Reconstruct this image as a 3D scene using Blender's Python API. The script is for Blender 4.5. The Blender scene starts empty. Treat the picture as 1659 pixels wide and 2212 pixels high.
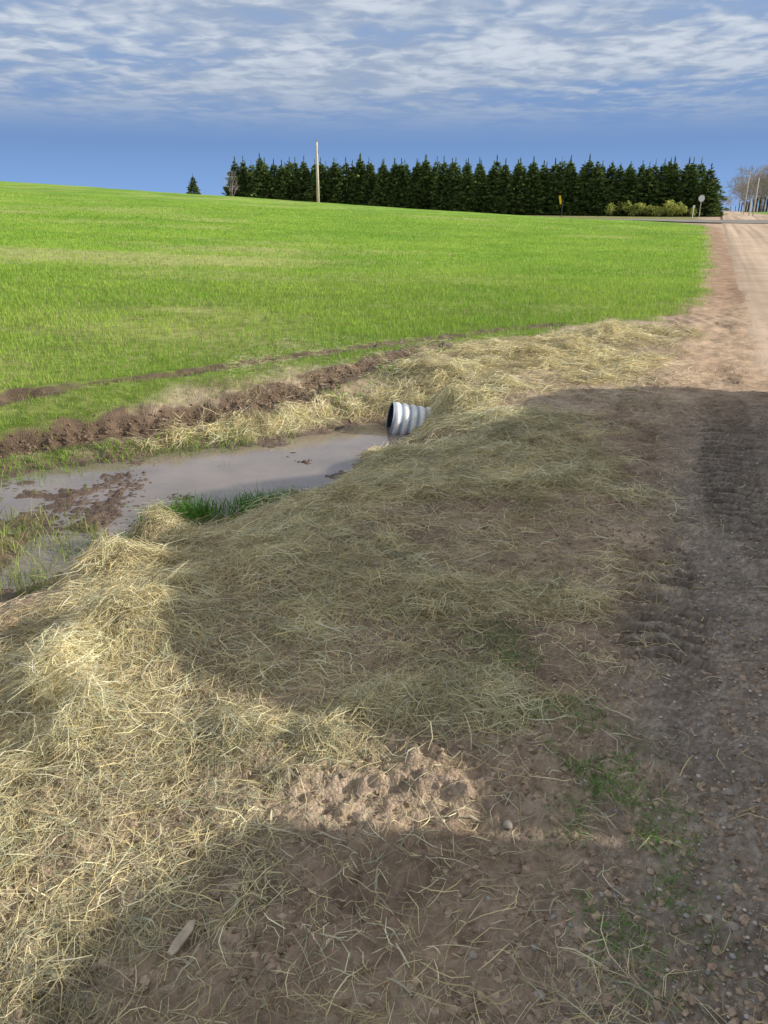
import bpy, bmesh, math, numpy as np
from mathutils import Vector, Matrix
rng=np.random.default_rng(7)
sc=bpy.context.scene
COL=sc.collection
sc.view_settings.view_transform='Standard'
sc.view_settings.look='None'
sc.view_settings.exposure=0

# ---------------------------------------------------------------- helpers
TAB=np.random.default_rng(3).random((512,512))
def vn(x,y,seed=0):
    x=x+seed*37.17; y=y+seed*91.73
    ix=np.floor(x).astype(np.int64); iy=np.floor(y).astype(np.int64)
    fx=x-ix; fy=y-iy
    fx=fx*fx*(3-2*fx); fy=fy*fy*(3-2*fy)
    a=TAB[ix&511,iy&511]; b=TAB[(ix+1)&511,iy&511]; c=TAB[ix&511,(iy+1)&511]; d=TAB[(ix+1)&511,(iy+1)&511]
    return (a*(1-fx)+b*fx)*(1-fy)+(c*(1-fx)+d*fx)*fy
def fbm(x,y,f,o=4,seed=0):
    v=0;a=.5;t=0
    for i in range(o):
        ca,sa=math.cos(i*1.1),math.sin(i*1.1)
        v=v+a*vn((x*ca-y*sa)*f,(x*sa+y*ca)*f,seed+i); t+=a; a*=.5; f*=2.03
    return v/t
def ss(a,b,x):
    t=np.clip((x-a)/(b-a),0,1); return t*t*(3-2*t)
def lerp(a,b,t): return a*(1-t)+b*t

def segdist(x,y,pts):
    """distance to a polyline, with interpolated width (3rd comp), along and signed across"""
    best=np.full(x.shape,1e9); al=np.zeros(x.shape); ac=np.zeros(x.shape); L=0
    for p,q in zip(pts[:-1],pts[1:]):
        dx,dy=q[0]-p[0],q[1]-p[1]; l=math.hypot(dx,dy)
        t=np.clip(((x-p[0])*dx+(y-p[1])*dy)/(l*l),0,1)
        d=np.hypot(x-p[0]-t*dx,y-p[1]-t*dy)
        w=(p[2]*(1-t)+q[2]*t) if len(p)>2 else 0
        d2=d-w
        m=d2<best
        best=np.where(m,d2,best); al=np.where(m,L+t*l,al)
        ac=np.where(m,((x-p[0])*dy-(y-p[1])*dx)/l,ac)
        L+=l
    return best,al,ac
def inpoly(x,y,poly):
    ins=np.zeros(x.shape,bool); n=len(poly)
    for i in range(n):
        x1,y1=poly[i]; x2,y2=poly[(i+1)%n]
        c=((y1>y)!=(y2>y))&(x<(x2-x1)*(y-y1)/((y2-y1) if y2!=y1 else 1e-9)+x1)
        ins^=c
    return ins

def mesh_np(name,verts,faces,mat=None,col=None,smooth=False,extra=None,link=True):
    me=bpy.data.meshes.new(name)
    verts=np.ascontiguousarray(verts,dtype=np.float32); faces=np.ascontiguousarray(faces,dtype=np.int32)
    k=faces.shape[1]; n=len(faces)
    me.vertices.add(len(verts)); me.vertices.foreach_set('co',verts.ravel())
    me.loops.add(n*k); me.loops.foreach_set('vertex_index',faces.ravel())
    me.polygons.add(n); me.polygons.foreach_set('loop_start',np.arange(0,n*k,k,dtype=np.int32))
    me.polygons.foreach_set('use_smooth',np.full(n,smooth,dtype=bool))
    me.update(calc_edges=True); me.validate()
    if col is not None:
        a=me.color_attributes.new('Col','FLOAT_COLOR','POINT')
        c=np.ones((len(verts),4),np.float32); c[:,:3]=col; a.data.foreach_set('color',c.ravel())
    if extra:
        for kx,v in extra.items():
            a=me.attributes.new(kx,'FLOAT','POINT'); a.data.foreach_set('value',np.ascontiguousarray(v,dtype=np.float32).ravel())
    if mat: me.materials.append(mat)
    if not link: return me
    ob=bpy.data.objects.new(name,me); COL.objects.link(ob); return ob

def mat(name,color=(.5,.5,.5),rough=.8,metal=0,use_col=False,var=.25,scale=8,bump=0,bscale=40,spec=.3,trans=0):
    m=bpy.data.materials.new(name); m.use_nodes=True; nt=m.node_tree; N=nt.nodes; Lk=nt.links
    b=N['Principled BSDF']; b.inputs['Roughness'].default_value=rough; b.inputs['Metallic'].default_value=metal
    b.inputs['Specular IOR Level'].default_value=spec
    tc=N.new('ShaderNodeTexCoord')
    no=N.new('ShaderNodeTexNoise'); no.inputs['Scale'].default_value=scale; no.inputs['Detail'].default_value=5
    Lk.new(tc.outputs['Object'],no.inputs['Vector'])
    mr=N.new('ShaderNodeMapRange'); mr.inputs['From Min'].default_value=.3; mr.inputs['From Max'].default_value=.7
    mr.inputs['To Min'].default_value=1-var; mr.inputs['To Max'].default_value=1+var
    Lk.new(no.outputs['Fac'],mr.inputs['Value'])
    mx=N.new('ShaderNodeVectorMath'); mx.operation='SCALE'
    if use_col:
        at=N.new('ShaderNodeVertexColor'); at.layer_name='Col'; Lk.new(at.outputs['Color'],mx.inputs[0])
    else: mx.inputs[0].default_value=color
    Lk.new(mr.outputs['Result'],mx.inputs['Scale'])
    Lk.new(mx.outputs['Vector'],b.inputs['Base Color'])
    if bump:
        n2=N.new('ShaderNodeTexNoise'); n2.inputs['Scale'].default_value=bscale; n2.inputs['Detail'].default_value=6
        Lk.new(tc.outputs['Object'],n2.inputs['Vector'])
        bp=N.new('ShaderNodeBump'); bp.inputs['Strength'].default_value=bump; bp.inputs['Distance'].default_value=.02
        Lk.new(n2.outputs['Fac'],bp.inputs['Height']); Lk.new(bp.outputs['Normal'],b.inputs['Normal'])
    if trans:
        tr=N.new('ShaderNodeBsdfTranslucent'); Lk.new(mx.outputs['Vector'],tr.inputs['Color'])
        ms=N.new('ShaderNodeMixShader'); ms.inputs['Fac'].default_value=trans
        Lk.new(b.outputs['BSDF'],ms.inputs[1]); Lk.new(tr.outputs['BSDF'],ms.inputs[2])
        Lk.new(ms.outputs['Shader'],N['Material Output'].inputs['Surface'])
    return m

# ---------------------------------------------------------------- terrain
DITCH=[(-.15,6.6,.05),(-.5,6.0,.27),(-1.2,5.42,.52),(-2.1,4.75,.80),(-3.9,4.0,1.25),(-8,3,1.5)]
DEPTH=.37; WATER=-.283
RUTA=[(.7,9.5),(-.15,8.25),(-.87,7.3),(-1.5,6.75),(-2.3,6.3),(-3.3,5.8),(-6,5.1)]
RUTB=[(2.5,11.3),(1.4,10.6),(.42,9.75),(-1.2,8.4),(-2.37,7.3),(-3.6,6.5),(-6,5.7)]
TRK=[[(1.05,2.4),(1.3,3.3),(1.5,4.3),(1.85,5.5),(2.5,7.2),(3.4,9.2),(4.7,12.5),(6.4,16.6)],
     [(1.7,3),(2.2,4.6),(3.0,6.6),(4.0,9.0),(5.6,12.6),(8,18)]]
MOUNDS=[(-1.37,4.1,.14,.19),(-1.33,3.4,.13,.2),(-.97,2.6,.12,.19),(-1.15,2.27,.06,.16),(-.95,2.0,.07,.16),(-.49,2.0,.04,.12),
 (-.19,1.98,.04,.09),(-.98,1.7,.04,.16),(.1,5.4,.05,.2),(-.3,4.6,.04,.2),(-.62,3.2,.04,.15),(2.9,10,.12,.35),(3.2,10.8,.08,.3),
 (1.65,8.7,.06,.4),(2.3,9.2,.05,.3),(-.5,7.1,.03,.25),(1.0,7.0,.05,.25),(.6,7.7,.05,.25),(-.05,5.75,.04,.15),
 (.6,6.78,.16,.18)]
def rs(x,y): return .376*x+.9265*y, -.9265*x+.376*y
def edge(r): return np.interp(r,[-10,4.35,7.3,9.96,12.5,17.2,31,60,67,71,74,76],[7.2,4.8,3.55,2.3,.75,-.1,.0,.4,1.2,2.8,6.5,12])
def fieldmask(x,y):
    r,s=rs(x,y)
    e=edge(r)+(fbm(x,y,1.3,4,21)-.5)*1.3*np.clip(np.interp(r,[0,12,20,60],[1,.8,.5,.9]),0,1)
    return ss(-.25,.35,s-e)*(1-ss(73.5,75,r))
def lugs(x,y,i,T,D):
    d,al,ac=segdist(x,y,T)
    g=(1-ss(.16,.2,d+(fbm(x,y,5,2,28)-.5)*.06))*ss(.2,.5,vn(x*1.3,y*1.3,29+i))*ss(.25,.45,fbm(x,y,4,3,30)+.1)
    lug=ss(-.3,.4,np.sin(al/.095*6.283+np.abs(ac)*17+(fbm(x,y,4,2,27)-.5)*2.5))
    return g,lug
def hfun(x,y):
    r,s=rs(x,y)
    D=np.hypot(x,y)
    h=.5*ss(15,78,r)+.45*ss(74,100,r)+.45*ss(120,360,r)
    sc_=np.minimum(s,140)
    of=lerp(10.5,4.2,ss(12,45,r))
    h=h+.06*5*np.log1p(np.exp(np.clip((sc_-of)/5,-30,30)))*(1-.85*ss(72.5,84,r))
    h=h+(fbm(x,y,.05,3,40)-.5)*.5*ss(20,60,D)*ss(0,12,np.abs(s+3))*(1-.7*ss(68,75,r))
    dd,_,_=segdist(x,y,DITCH)
    far=ss(-.25,.25,(y-5.2)-.7*(x+1.5))
    dn=dd+(fbm(x,y,1.5,3,5)-.5)*.4*ss(-.1,.4,dd)
    prof=1-ss(0,1,dn/lerp(1.35,1.6,far))
    h=h-DEPTH*prof
    near=1-ss(14,30,D)
    wetz=(1-ss(.2,.7,dd))
    h=h+wetz*ss(-1.4,-1.8,x-.5*(y-5))*ss(4.75,4.25,y+.3*(x+2))*(fbm(x,y,3.2,4,8)-.42)*.24*near
    h=h+wetz*(fbm(x,y,5,3,88)-.5)*(.03+.05*ss(.0,.3,dd))
    for mx,my,mh,mr in MOUNDS:
        q=np.exp(-(((x-mx)**2+(y-my)**2)/(mr*mr)))
        h=h+mh*q*(.4+1.2*fbm(x,y,9,3,11))
    # low crumbly soil ridge
    d,_,_=segdist(x,y,[(-.3,1.79),(.1,1.77),(.42,1.67)])
    h=h+.035*np.exp(-(d/.05)**2)*(.4+1.2*fbm(x,y,14,3,13))
    d,_,_=segdist(x,y,[(-.2,1.48),(.25,1.40),(.55,1.28)])
    h=h+.02*np.exp(-(d/.1)**2)*(.3+1.4*fbm(x,y,9,3,14))
    # ruts
    for R,wd,dp in ((RUTA,.12,.06),(RUTB,.09,.04)):
        d,al,ac=segdist(x,y,R)
        g=np.exp(-(d/wd)**2)
        h=h-dp*g+g*(np.abs(fbm(x,y,7,3,15)-.5)*.16)+g*.007*np.sin(al/.16*6.28)+.02*np.exp(-((d-wd*1.6)/.08)**2)*vn(x*9,y*9,4)
    fm=fieldmask(x,y)
    soil=near*(1-.6*fm)
    nr=(1-ss(5,8,D))
    rough=.5+.8*ss(.42,.6,fbm(x,y,1.7,2,67))+.15*(1-ss(1.6,2.6,y))
    h=h+soil*((fbm(x,y,1.1,3,1)-.5)*.06+(fbm(x,y,5,4,2)-.5)*.045+rough*(np.abs(fbm(x,y,17,3,3)-.5)*.04+np.abs(fbm(x,y,38,2,66)-.5)*.04*nr+(vn(x*62,y*62,6)-.5)*.012*nr))
    for i,T in enumerate(TRK):
        g,lug=lugs(x,y,i,T,D)
        h=h-g*.02+g*lug*.026*(1-ss(12,17,D))
    m=ss(6.6,7.2,y)*(1-ss(13,18,y))*ss(.6,.1,s)*ss(-1.1,-.6,s)
    h=h+m*.014*np.sin(r/.1*6.283+fbm(x,y,1,2,3)*9)
    return h
def axis(a,b,st,g1,lim1,g2,lim2,back=False):
    pts=[a]
    while pts[-1]<b: pts.append(pts[-1]+st)
    def grow(p,sgn,g1,lim1,g2,lim2):
        o=[];q=p;s_=st
        while abs(q-p)<lim1: s_*=g1;q+=sgn*s_;o.append(q)
        while abs(q-p)<lim2: s_*=g2;q+=sgn*s_;o.append(q)
        return o
    hi=grow(pts[-1],1,g1,lim1,g2,lim2)
    lo=grow(pts[0],-1,1.3,5,1.5,120) if back else grow(pts[0],-1,g1,lim1,g2,lim2)
    return np.array(lo[::-1]+pts+hi)
xs=axis(-1.9,2.4,.0125,1.02,14,1.035,1500)
ys=axis(.85,6.0,.0125,1.016,15,1.03,1800,True)
GX,GY=np.meshgrid(xs,ys)
GZ=hfun(GX,GY)
def H(x,y):
    x=np.asarray(x,float); y=np.asarray(y,float)
    i=np.clip(np.searchsorted(xs,x)-1,0,len(xs)-2); j=np.clip(np.searchsorted(ys,y)-1,0,len(ys)-2)
    fx=np.clip((x-xs[i])/(xs[i+1]-xs[i]),0,1); fy=np.clip((y-ys[j])/(ys[j+1]-ys[j]),0,1)
    return (GZ[j,i]*(1-fx)+GZ[j,i+1]*fx)*(1-fy)+(GZ[j+1,i]*(1-fx)+GZ[j+1,i+1]*fx)*fy
# straw zones
Z1=[(.55,8.7),(1.2,9.4),(2.65,10.6),(3.8,11.3),(4.1,10.6),(3.0,8.6),(2.3,7.2),(1.3,6.9),(.6,6.3),(.3,6.5),(.15,7.05),(-.3,6.7),(-.9,6.35),(-1.39,6.1),(-1.95,6.1),(-1.5,6.6),(-.6,7.1),(-.14,7.6)]
Z2=[(.0,6.2),(.8,6.5),(1.25,6.2),(1.45,5),(.95,3.45),(.68,2.58),(.5,2.15),(.03,2.0),(.03,1.86),(-.25,1.8),(-.45,1.47),(-.5,1.0),(-2,1.0),(-2,2.0),(-1.5,2.4),(-1.38,2.85),(-1.42,3.3),(-1.42,3.7),(-1.5,4.2),(-1.2,4.3),(-1.0,4.0),(-.75,4.35),(-.5,4.9),(-.3,5.5)]
def zone(x,y,j=.07):
    wx=x+(fbm(x,y,2.2,3,31)-.5)*.3; wy=y+(fbm(x,y,2.2,3,33)-.5)*.3
    a=np.zeros(x.shape)
    for k,(ox,oy) in enumerate(((0,0),(j,j),(-j,j),(j,-j),(-j,-j))):
        a+=(inpoly(wx+ox,wy+oy,Z1)|inpoly(wx+ox,wy+oy,Z2))
    return a/5
def patches(x,y):
    yp=fbm(x*.45,y,.45,5,63)
    pm=np.exp(-(((x+11)/7)**2+((y-22)/3.5)**2))+np.exp(-(((x+5)/4.5)**2+((y-25)/2.6)**2))*.8+np.exp(-(((x+24)/9)**2+((y-40)/5)**2))*.8+np.exp(-(((x+3.1)/.6)**2+((y-12.5)/.35)**2))*1.1
    return yp,pm
def color(x,y,z):
    r,s=rs(x,y); D=np.hypot(x,y); n=x.size
    def C(*c): return np.array(c)[None,:]*np.ones((n,1))
    f1=fbm(x,y,2.3,4,51)[:,None]; f2=fbm(x,y,14,3,52)[:,None]; sp=rng.random((n,1)); f3=fbm(x,y,34,2,53)[:,None]
    c=lerp(C(.36,.27,.20),C(.54,.43,.33),ss(.3,.7,f1))
    c=c*(.55+.45*f2+.5*f3)*(.88+.24*sp)
    # pale dusty road shoulder
    t=(ss(.8,-.1,s)*ss(5.5,8,y))[:,None]; c=lerp(c,lerp(C(.50,.36,.25),C(.60,.455,.33),f1)*(.7+.3*f2+.3*f3),t)
    # reddish rough verge along the field edge
    t=((1-ss(.2,.6,np.abs(s-(edge(r)-.4))))*ss(12,18,r)*(1-ss(60,72,r)))[:,None]; c=lerp(c,C(.38,.245,.165)*(.6+.8*f2),t*.7)
    # gravel near camera
    t=(ss(.25,-.15,s+(f1[:,0]-.5)*.5)*(1-ss(4.5,7,y)))[:,None]
    g=lerp(C(.24,.205,.175),C(.46,.41,.355),sp**2)*(.75+.5*f2); c=lerp(c,g,t*.85)
    # far verges
    t=((ss(.9,1.6,np.abs(s+4)-4.2))*ss(84,88,r))[:,None]; c=lerp(c,lerp(C(.18,.22,.07),C(.34,.31,.15),f1),t)
    t=(ss(-8.4,-10,s)*ss(20,40,r))[:,None]; c=lerp(c,lerp(C(.16,.34,.04),C(.28,.30,.12),ss(.4,.7,f1)),t)
    # field
    fm=fieldmask(x,y)[:,None]
    gr=lerp(C(.20,.38,.04),C(.30,.47,.06),fbm(x,y,.25,4,61)[:,None])
    gr=lerp(gr,gr*np.array([[.74,.80,.78]]),ss(.45,.62,fbm(x*.35,y,.9,4,62)[:,None]))
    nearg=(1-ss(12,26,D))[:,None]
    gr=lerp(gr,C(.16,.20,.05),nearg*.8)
    yp,pm=patches(x,y)
    t=(ss(.38,.68,yp*.75+pm*.25+(f2[:,0]-.5)*.35))[:,None]
    gr=lerp(gr,C(.47,.47,.19),t*.75)
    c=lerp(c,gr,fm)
    # mud
    wet=np.zeros(n)
    dd,_,_=segdist(x,y,DITCH)
    m=(1-ss(.15,.75,dd+(f1[:,0]-.5)*.6)); wet=np.maximum(wet,m*.8)
    for R,wd in ((RUTA,.21),(RUTB,.14)):
        d,_,_=segdist(x,y,R); m=(1-ss(wd*.7,wd*1.2,d+(fbm(x,y,6,3,71)-.5)*.25))*ss(.25,.45,fbm(x,y,1.5,2,73)+(.25 if R is RUTA else .06)); wet=np.maximum(wet,m*.9)
    m=(1-fm[:,0])*ss(-.9,-1.5,x)*(1-ss(6.4,7.2,y-.1*x))*ss(3.6,4.3,y); wet=np.maximum(wet,m*.5)
    m=np.exp(-(((x+1.62)/.35)**2+((y-2.75)/.3)**2)); c=lerp(c,C(.36,.22,.15),m[:,None]*.8)
    c=lerp(c,lerp(C(.10,.068,.047),C(.23,.16,.112),f2),(wet*1.1).clip(0,1)[:,None])
    # straw covered soil
    zn=(zone(x,y)*(1-ss(16,20,D)))[:,None]
    c=lerp(c,lerp(C(.24,.185,.12),C(.36,.29,.18),f2),zn*ss(.3,.65,f1)*.5)
    # tyre tracks: compressed soil tone plus groove shade painted into the colour
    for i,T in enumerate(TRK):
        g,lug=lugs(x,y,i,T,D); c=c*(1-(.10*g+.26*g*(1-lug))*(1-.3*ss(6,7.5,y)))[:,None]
    t=np.exp(-(((x-1.75)/.3)**2+((y-4.9)/.3)**2))[:,None]; c=lerp(c,C(.17,.12,.09),t*.5)
    low=ss(WATER+.04,WATER,z)[:,None]; c=lerp(c,C(.16,.12,.10),low*(1-ss(14,20,D))[:,None])
    return np.clip(c,0.01,.9),wet
fx_,fy_,fz_=GX.ravel(),GY.ravel(),GZ.ravel()
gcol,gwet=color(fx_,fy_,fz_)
ny,nx=GX.shape
idx=np.arange(nx*ny).reshape(ny,nx)
faces=np.stack([idx[:-1,:-1],idx[:-1,1:],idx[1:,1:],idx[1:,:-1]],-1).reshape(-1,4)
gm=mat('ground_soil',use_col=True,rough=.95,var=.2,scale=3,spec=.2)
nt=gm.node_tree;N=nt.nodes;Lk=nt.links;b=N['Principled BSDF']
tc=N.new('ShaderNodeTexCoord')
n1=N.new('ShaderNodeTexNoise');n1.inputs['Scale'].default_value=70;n1.inputs['Detail'].default_value=8;n1.inputs['Roughness'].default_value=.7
Lk.new(tc.outputs['Object'],n1.inputs['Vector'])
vo=N.new('ShaderNodeTexVoronoi');vo.inputs['Scale'].default_value=95;Lk.new(tc.outputs['Object'],vo.inputs['Vector'])
ad=N.new('ShaderNodeMath');ad.operation='MULTIPLY_ADD';ad.inputs[1].default_value=-.6;Lk.new(vo.outputs['Distance'],ad.inputs[0]);Lk.new(n1.outputs['Fac'],ad.inputs[2])
bp=N.new('ShaderNodeBump');bp.inputs['Strength'].default_value=.9;bp.inputs['Distance'].default_value=.014;Lk.new(ad.outputs[0],bp.inputs['Height']);Lk.new(bp.outputs['Normal'],b.inputs['Normal'])
at=N.new('ShaderNodeAttribute');at.attribute_name='wet'
mr=N.new('ShaderNodeMapRange');mr.inputs['To Min'].default_value=.95;mr.inputs['To Max'].default_value=.42;Lk.new(at.outputs['Fac'],mr.inputs['Value']);Lk.new(mr.outputs['Result'],b.inputs['Roughness'])
old=b.inputs['Base Color'].links[0].from_socket
mr2=N.new('ShaderNodeMapRange');mr2.inputs['From Min'].default_value=.3;mr2.inputs['From Max'].default_value=.7;mr2.inputs['To Min'].default_value=.6;mr2.inputs['To Max'].default_value=1.4
n3=N.new('ShaderNodeTexNoise');n3.inputs['Scale'].default_value=11;n3.inputs['Detail'].default_value=10;n3.inputs['Roughness'].default_value=.8
mp=N.new('ShaderNodeMapping');mp.inputs['Scale'].default_value=(.6,1,1);Lk.new(tc.outputs['Object'],mp.inputs['Vector']);Lk.new(mp.outputs['Vector'],n3.inputs['Vector'])
Lk.new(n3.outputs['Fac'],mr2.inputs['Value'])
vm=N.new('ShaderNodeVectorMath');vm.operation='SCALE';Lk.new(old,vm.inputs[0]);Lk.new(mr2.outputs['Result'],vm.inputs['Scale']);Lk.new(vm.outputs['Vector'],b.inputs['Base Color'])
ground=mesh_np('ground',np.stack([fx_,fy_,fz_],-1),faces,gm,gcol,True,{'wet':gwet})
ground['kind']='structure'

# ---------------------------------------------------------------- water
wx=np.linspace(-9,.6,60);wy=np.linspace(1.2,8.2,50);WX,WY=np.meshgrid(wx,wy)
dd,_,_=segdist(WX,WY,DITCH)
idw=np.arange(WX.size).reshape(WX.shape)
fw=np.stack([idw[:-1,:-1],idw[:-1,1:],idw[1:,1:],idw[1:,:-1]],-1).reshape(-1,4)
keep=(dd.ravel()[fw].min(1)<.8); fw=fw[keep]
wm=mat('muddy_water',(.25,.205,.175),.04,var=.15,scale=3,spec=.9,bump=.03,bscale=14)
water=mesh_np('puddle',np.stack([WX.ravel(),WY.ravel(),np.full(WX.size,WATER)],-1),fw,wm,None,True); water['kind']='structure'

# ---------------------------------------------------------------- roads
def strip(name,rv,sv,off,mt,jag=0):
    R,S=np.meshgrid(rv,sv,indexing='ij')
    S=S.copy()
    if jag:
        S[:,-2:]+= ((fbm(R[:,0],R[:,0]*0,.5,5,90)-.5)*jag)[:,None]
    X=.376*R-.9265*S; Y=.9265*R+.376*S
    Z=H(X,Y)+off+np.hypot(X,Y)*.0005
    if jag: Z[:,-1]-=off+.03+np.hypot(X[:,-1],Y[:,-1])*.0005
    i=np.arange(R.size).reshape(R.shape)
    f=np.stack([i[:-1,:-1],i[1:,:-1],i[1:,1:],i[:-1,1:]],-1).reshape(-1,4)
    ob=mesh_np(name,np.stack([X.ravel(),Y.ravel(),Z.ravel()],-1),f,mt,None,True); ob['kind']='structure'; return ob
rm=mat('gravel_road_surface',(.60,.46,.345),.95,var=.15,scale=1.2,bump=.6,bscale=30,spec=.2)
nt=rm.node_tree;N=nt.nodes;Lk=nt.links
tc=N.new('ShaderNodeTexCoord');mp0=N.new('ShaderNodeMapping');mp0.inputs['Rotation'].default_value=(0,0,math.radians(22.1));Lk.new(tc.outputs['Object'],mp0.inputs['Vector'])
mp=N.new('ShaderNodeMapping');mp.inputs['Scale'].default_value=(1.5,.02,.02);Lk.new(mp0.outputs['Vector'],mp.inputs['Vector'])
n3=N.new('ShaderNodeTexNoise');n3.inputs['Scale'].default_value=1.3;n3.inputs['Detail'].default_value=5;Lk.new(mp.outputs['Vector'],n3.inputs['Vector'])
m2=N.new('ShaderNodeMapRange');m2.inputs['From Min'].default_value=.35;m2.inputs['From Max'].default_value=.65;m2.inputs['To Min'].default_value=.7;m2.inputs['To Max'].default_value=1.15;Lk.new(n3.outputs['Fac'],m2.inputs['Value'])
b=N['Principled BSDF'];old=b.inputs['Base Color'].links[0].from_socket;vm=N.new('ShaderNodeVectorMath');vm.operation='SCALE';Lk.new(old,vm.inputs[0]);Lk.new(m2.outputs['Result'],vm.inputs['Scale']);Lk.new(vm.outputs['Vector'],b.inputs['Base Color'])
rv=np.concatenate([np.arange(6.5,24,.08),np.arange(24,77.5,1.0)])
strip('gravel_road',rv,np.concatenate([np.linspace(-7.6,-.8,24),[-.6]]),.008,rm,.35)
strip('gravel_road_beyond',np.arange(86.6,600,3.),np.linspace(-6.8,-.8,6),.06,rm)
am=mat('asphalt_surface',(.27,.25,.235),.9,var=.15,scale=.6,bump=.2,bscale=20)
strip('paved_road',np.linspace(77,86.5,9),np.arange(-160,200,1.5),.05,am)

# ---------------------------------------------------------------- ribbons (straw)
def ribbons(name,x,y,L,W,colr,mt,lift,tilt,bendk=.4,flow=.0):
    n=len(x); a=rng.random(n)*6.283
    if flow:
        fa=fbm(x,y,1.6,3,44)*14
        a=np.where(rng.random(n)<flow,fa+rng.normal(0,.55,n),a)
    d=np.stack([np.cos(a),np.sin(a)],-1); nn=np.stack([-d[:,1],d[:,0]],-1)
    bend=rng.normal(0,.5,n)*L*bendk
    roll=(rng.random(n)-.5)*2.2
    V=np.zeros((n,4,2,3))
    hc=H(x,y)
    for k,t in enumerate((-1,-.34,.34,1)):
        px=x+d[:,0]*t*L/2+nn[:,0]*bend*t*t; py=y+d[:,1]*t*L/2+nn[:,1]*bend*t*t
        g=H(px,py)
        z=.65*g+.35*np.maximum(hc,g)+lift+tilt*t*L/2+(1-t*t)*rng.random(n)*L*.1
        z=np.maximum(z,g+.002)
        w=W*(1 if abs(t)<.5 else .55)/2
        o=np.stack([nn[:,0]*np.cos(roll),nn[:,1]*np.cos(roll),np.sin(roll)],-1)*w[:,None]
        p=np.stack([px,py,z],-1)
        V[:,k,0]=p-o; V[:,k,1]=p+o
    V=V.reshape(-1,3); b0=(np.arange(n)*8)[:,None]
    F=np.concatenate([b0+np.array([[2*k,2*k+1,2*k+3,2*k+2]]) for k in range(3)],0)
    ob=mesh_np(name,V,F,mt,np.repeat(colr,8,0)); ob['kind']='stuff'; return ob
SC=np.array([(.80,.67,.38),(.92,.82,.52),(.70,.59,.30),(.55,.53,.35),(.42,.44,.32),(.84,.78,.56),(.46,.35,.22)])
def wad(x,y): return ss(.5,.68,fbm(x,y,4.5,3,47))
def strawcol(x,y,p):
    n=len(x)
    i=rng.choice(len(SC),n,p=p); c=SC[i]*(.6+.7*rng.random((n,1)))
    f=fbm(x,y,3.2,3,45)[:,None]; g=ss(.42,.62,fbm(x,y,1.1,3,46))[:,None]
    c=c*(.66+.6*f+.14*wad(x,y)[:,None]); c=c*lerp(np.array([[1,1,1]]),np.array([[.93,.96,.98]]),g)
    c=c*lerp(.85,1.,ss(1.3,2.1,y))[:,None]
    return c.clip(0,.95)
straw_m=mat('straw_stalks',use_col=True,rough=.65,var=.1,scale=5,spec=.3,trans=.15)
def moundf(x,y):
    q=np.zeros(x.shape)
    for mx,my,mh,mr in MOUNDS: q=np.maximum(q,np.exp(-(((x-mx)**2+(y-my)**2)/(mr*mr*1.5)))*min(1,mh/.06))
    return q
def place(n,poly,j=.09,base=.045):
    P=np.array(poly); out=[]
    lo=P.min(0)-.3; hi=P.max(0)+.3; c=0
    while c<n:
        x=lo[0]+rng.random(n)*(hi[0]-lo[0]); y=lo[1]+rng.random(n)*(hi[1]-lo[1])
        jj=j*np.where(x>.3,2.8,1)
        wx=x+(fbm(x,y,2.2,3,31)-.5)*.3+rng.normal(0,1,n)*jj; wy=y+(fbm(x,y,2.2,3,33)-.5)*.3+rng.normal(0,j,n)
        den=base+1.0*ss(.44,.60,fbm(x,y,2.6,4,35))*(.15+1.35*ss(.35,.65,fbm(x,y,8,2,36)))+.8*moundf(x,y)+.6*wad(x,y)*ss(.35,.5,fbm(x,y,2.6,4,35))+.18*ss(-.4,-1.0,x)*ss(1.5,2.0,y)
        den=den*lerp(.45,1,ss(1.35,2.0,y-.25*(x+1)))
        k=inpoly(wx,wy,poly)&(rng.random(n)*1.7<den)&(H(x,y)>WATER+.03)
        out.append(np.stack([x[k],y[k]],-1)); c+=k.sum()
    o=np.concatenate(out)[:n]; return o[:,0],o[:,1]
pz1=[.3,.24,.16,.09,.03,.13,.05]; pz2=[.22,.17,.12,.16,.11,.14,.08]
x,y=place(52000,Z1); n=len(x); mo=moundf(x,y)
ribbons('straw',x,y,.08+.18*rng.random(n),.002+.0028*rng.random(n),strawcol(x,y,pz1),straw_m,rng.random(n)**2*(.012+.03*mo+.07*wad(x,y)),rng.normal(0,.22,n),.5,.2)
x,y=place(128000,Z2); n=len(x); mo=moundf(x,y)
sy=np.interp(y,[1,2,3.5,5.5],[.62,.78,1,1.15])
lf=(1+.8*ss(-.3,-.9,x))
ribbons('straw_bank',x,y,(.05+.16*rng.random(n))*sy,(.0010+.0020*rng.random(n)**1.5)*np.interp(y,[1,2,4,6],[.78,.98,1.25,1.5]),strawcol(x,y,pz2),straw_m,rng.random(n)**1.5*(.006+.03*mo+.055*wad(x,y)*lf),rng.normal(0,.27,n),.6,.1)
n=190000; x=-1.7+4.4*rng.random(n); y=.95+9*rng.random(n)**2.3
r,s=rs(x,y); k=(H(x,y)>WATER+.02)&(rng.random(n)<np.clip(.05+1.1*ss(-.3,.7,s),0,1)*(.20+.9*ss(.40,.60,fbm(x,y,2.8,3,37))*ss(.28,.6,fbm(x,y,9,2,38)))); x,y=x[k],y[k]; n=len(x)
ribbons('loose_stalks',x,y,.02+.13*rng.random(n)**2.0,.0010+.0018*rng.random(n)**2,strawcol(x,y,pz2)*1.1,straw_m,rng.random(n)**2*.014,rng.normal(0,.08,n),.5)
n=90; x=-1.0+1.8*rng.random(n); y=1.0+1.3*rng.random(n)
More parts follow.
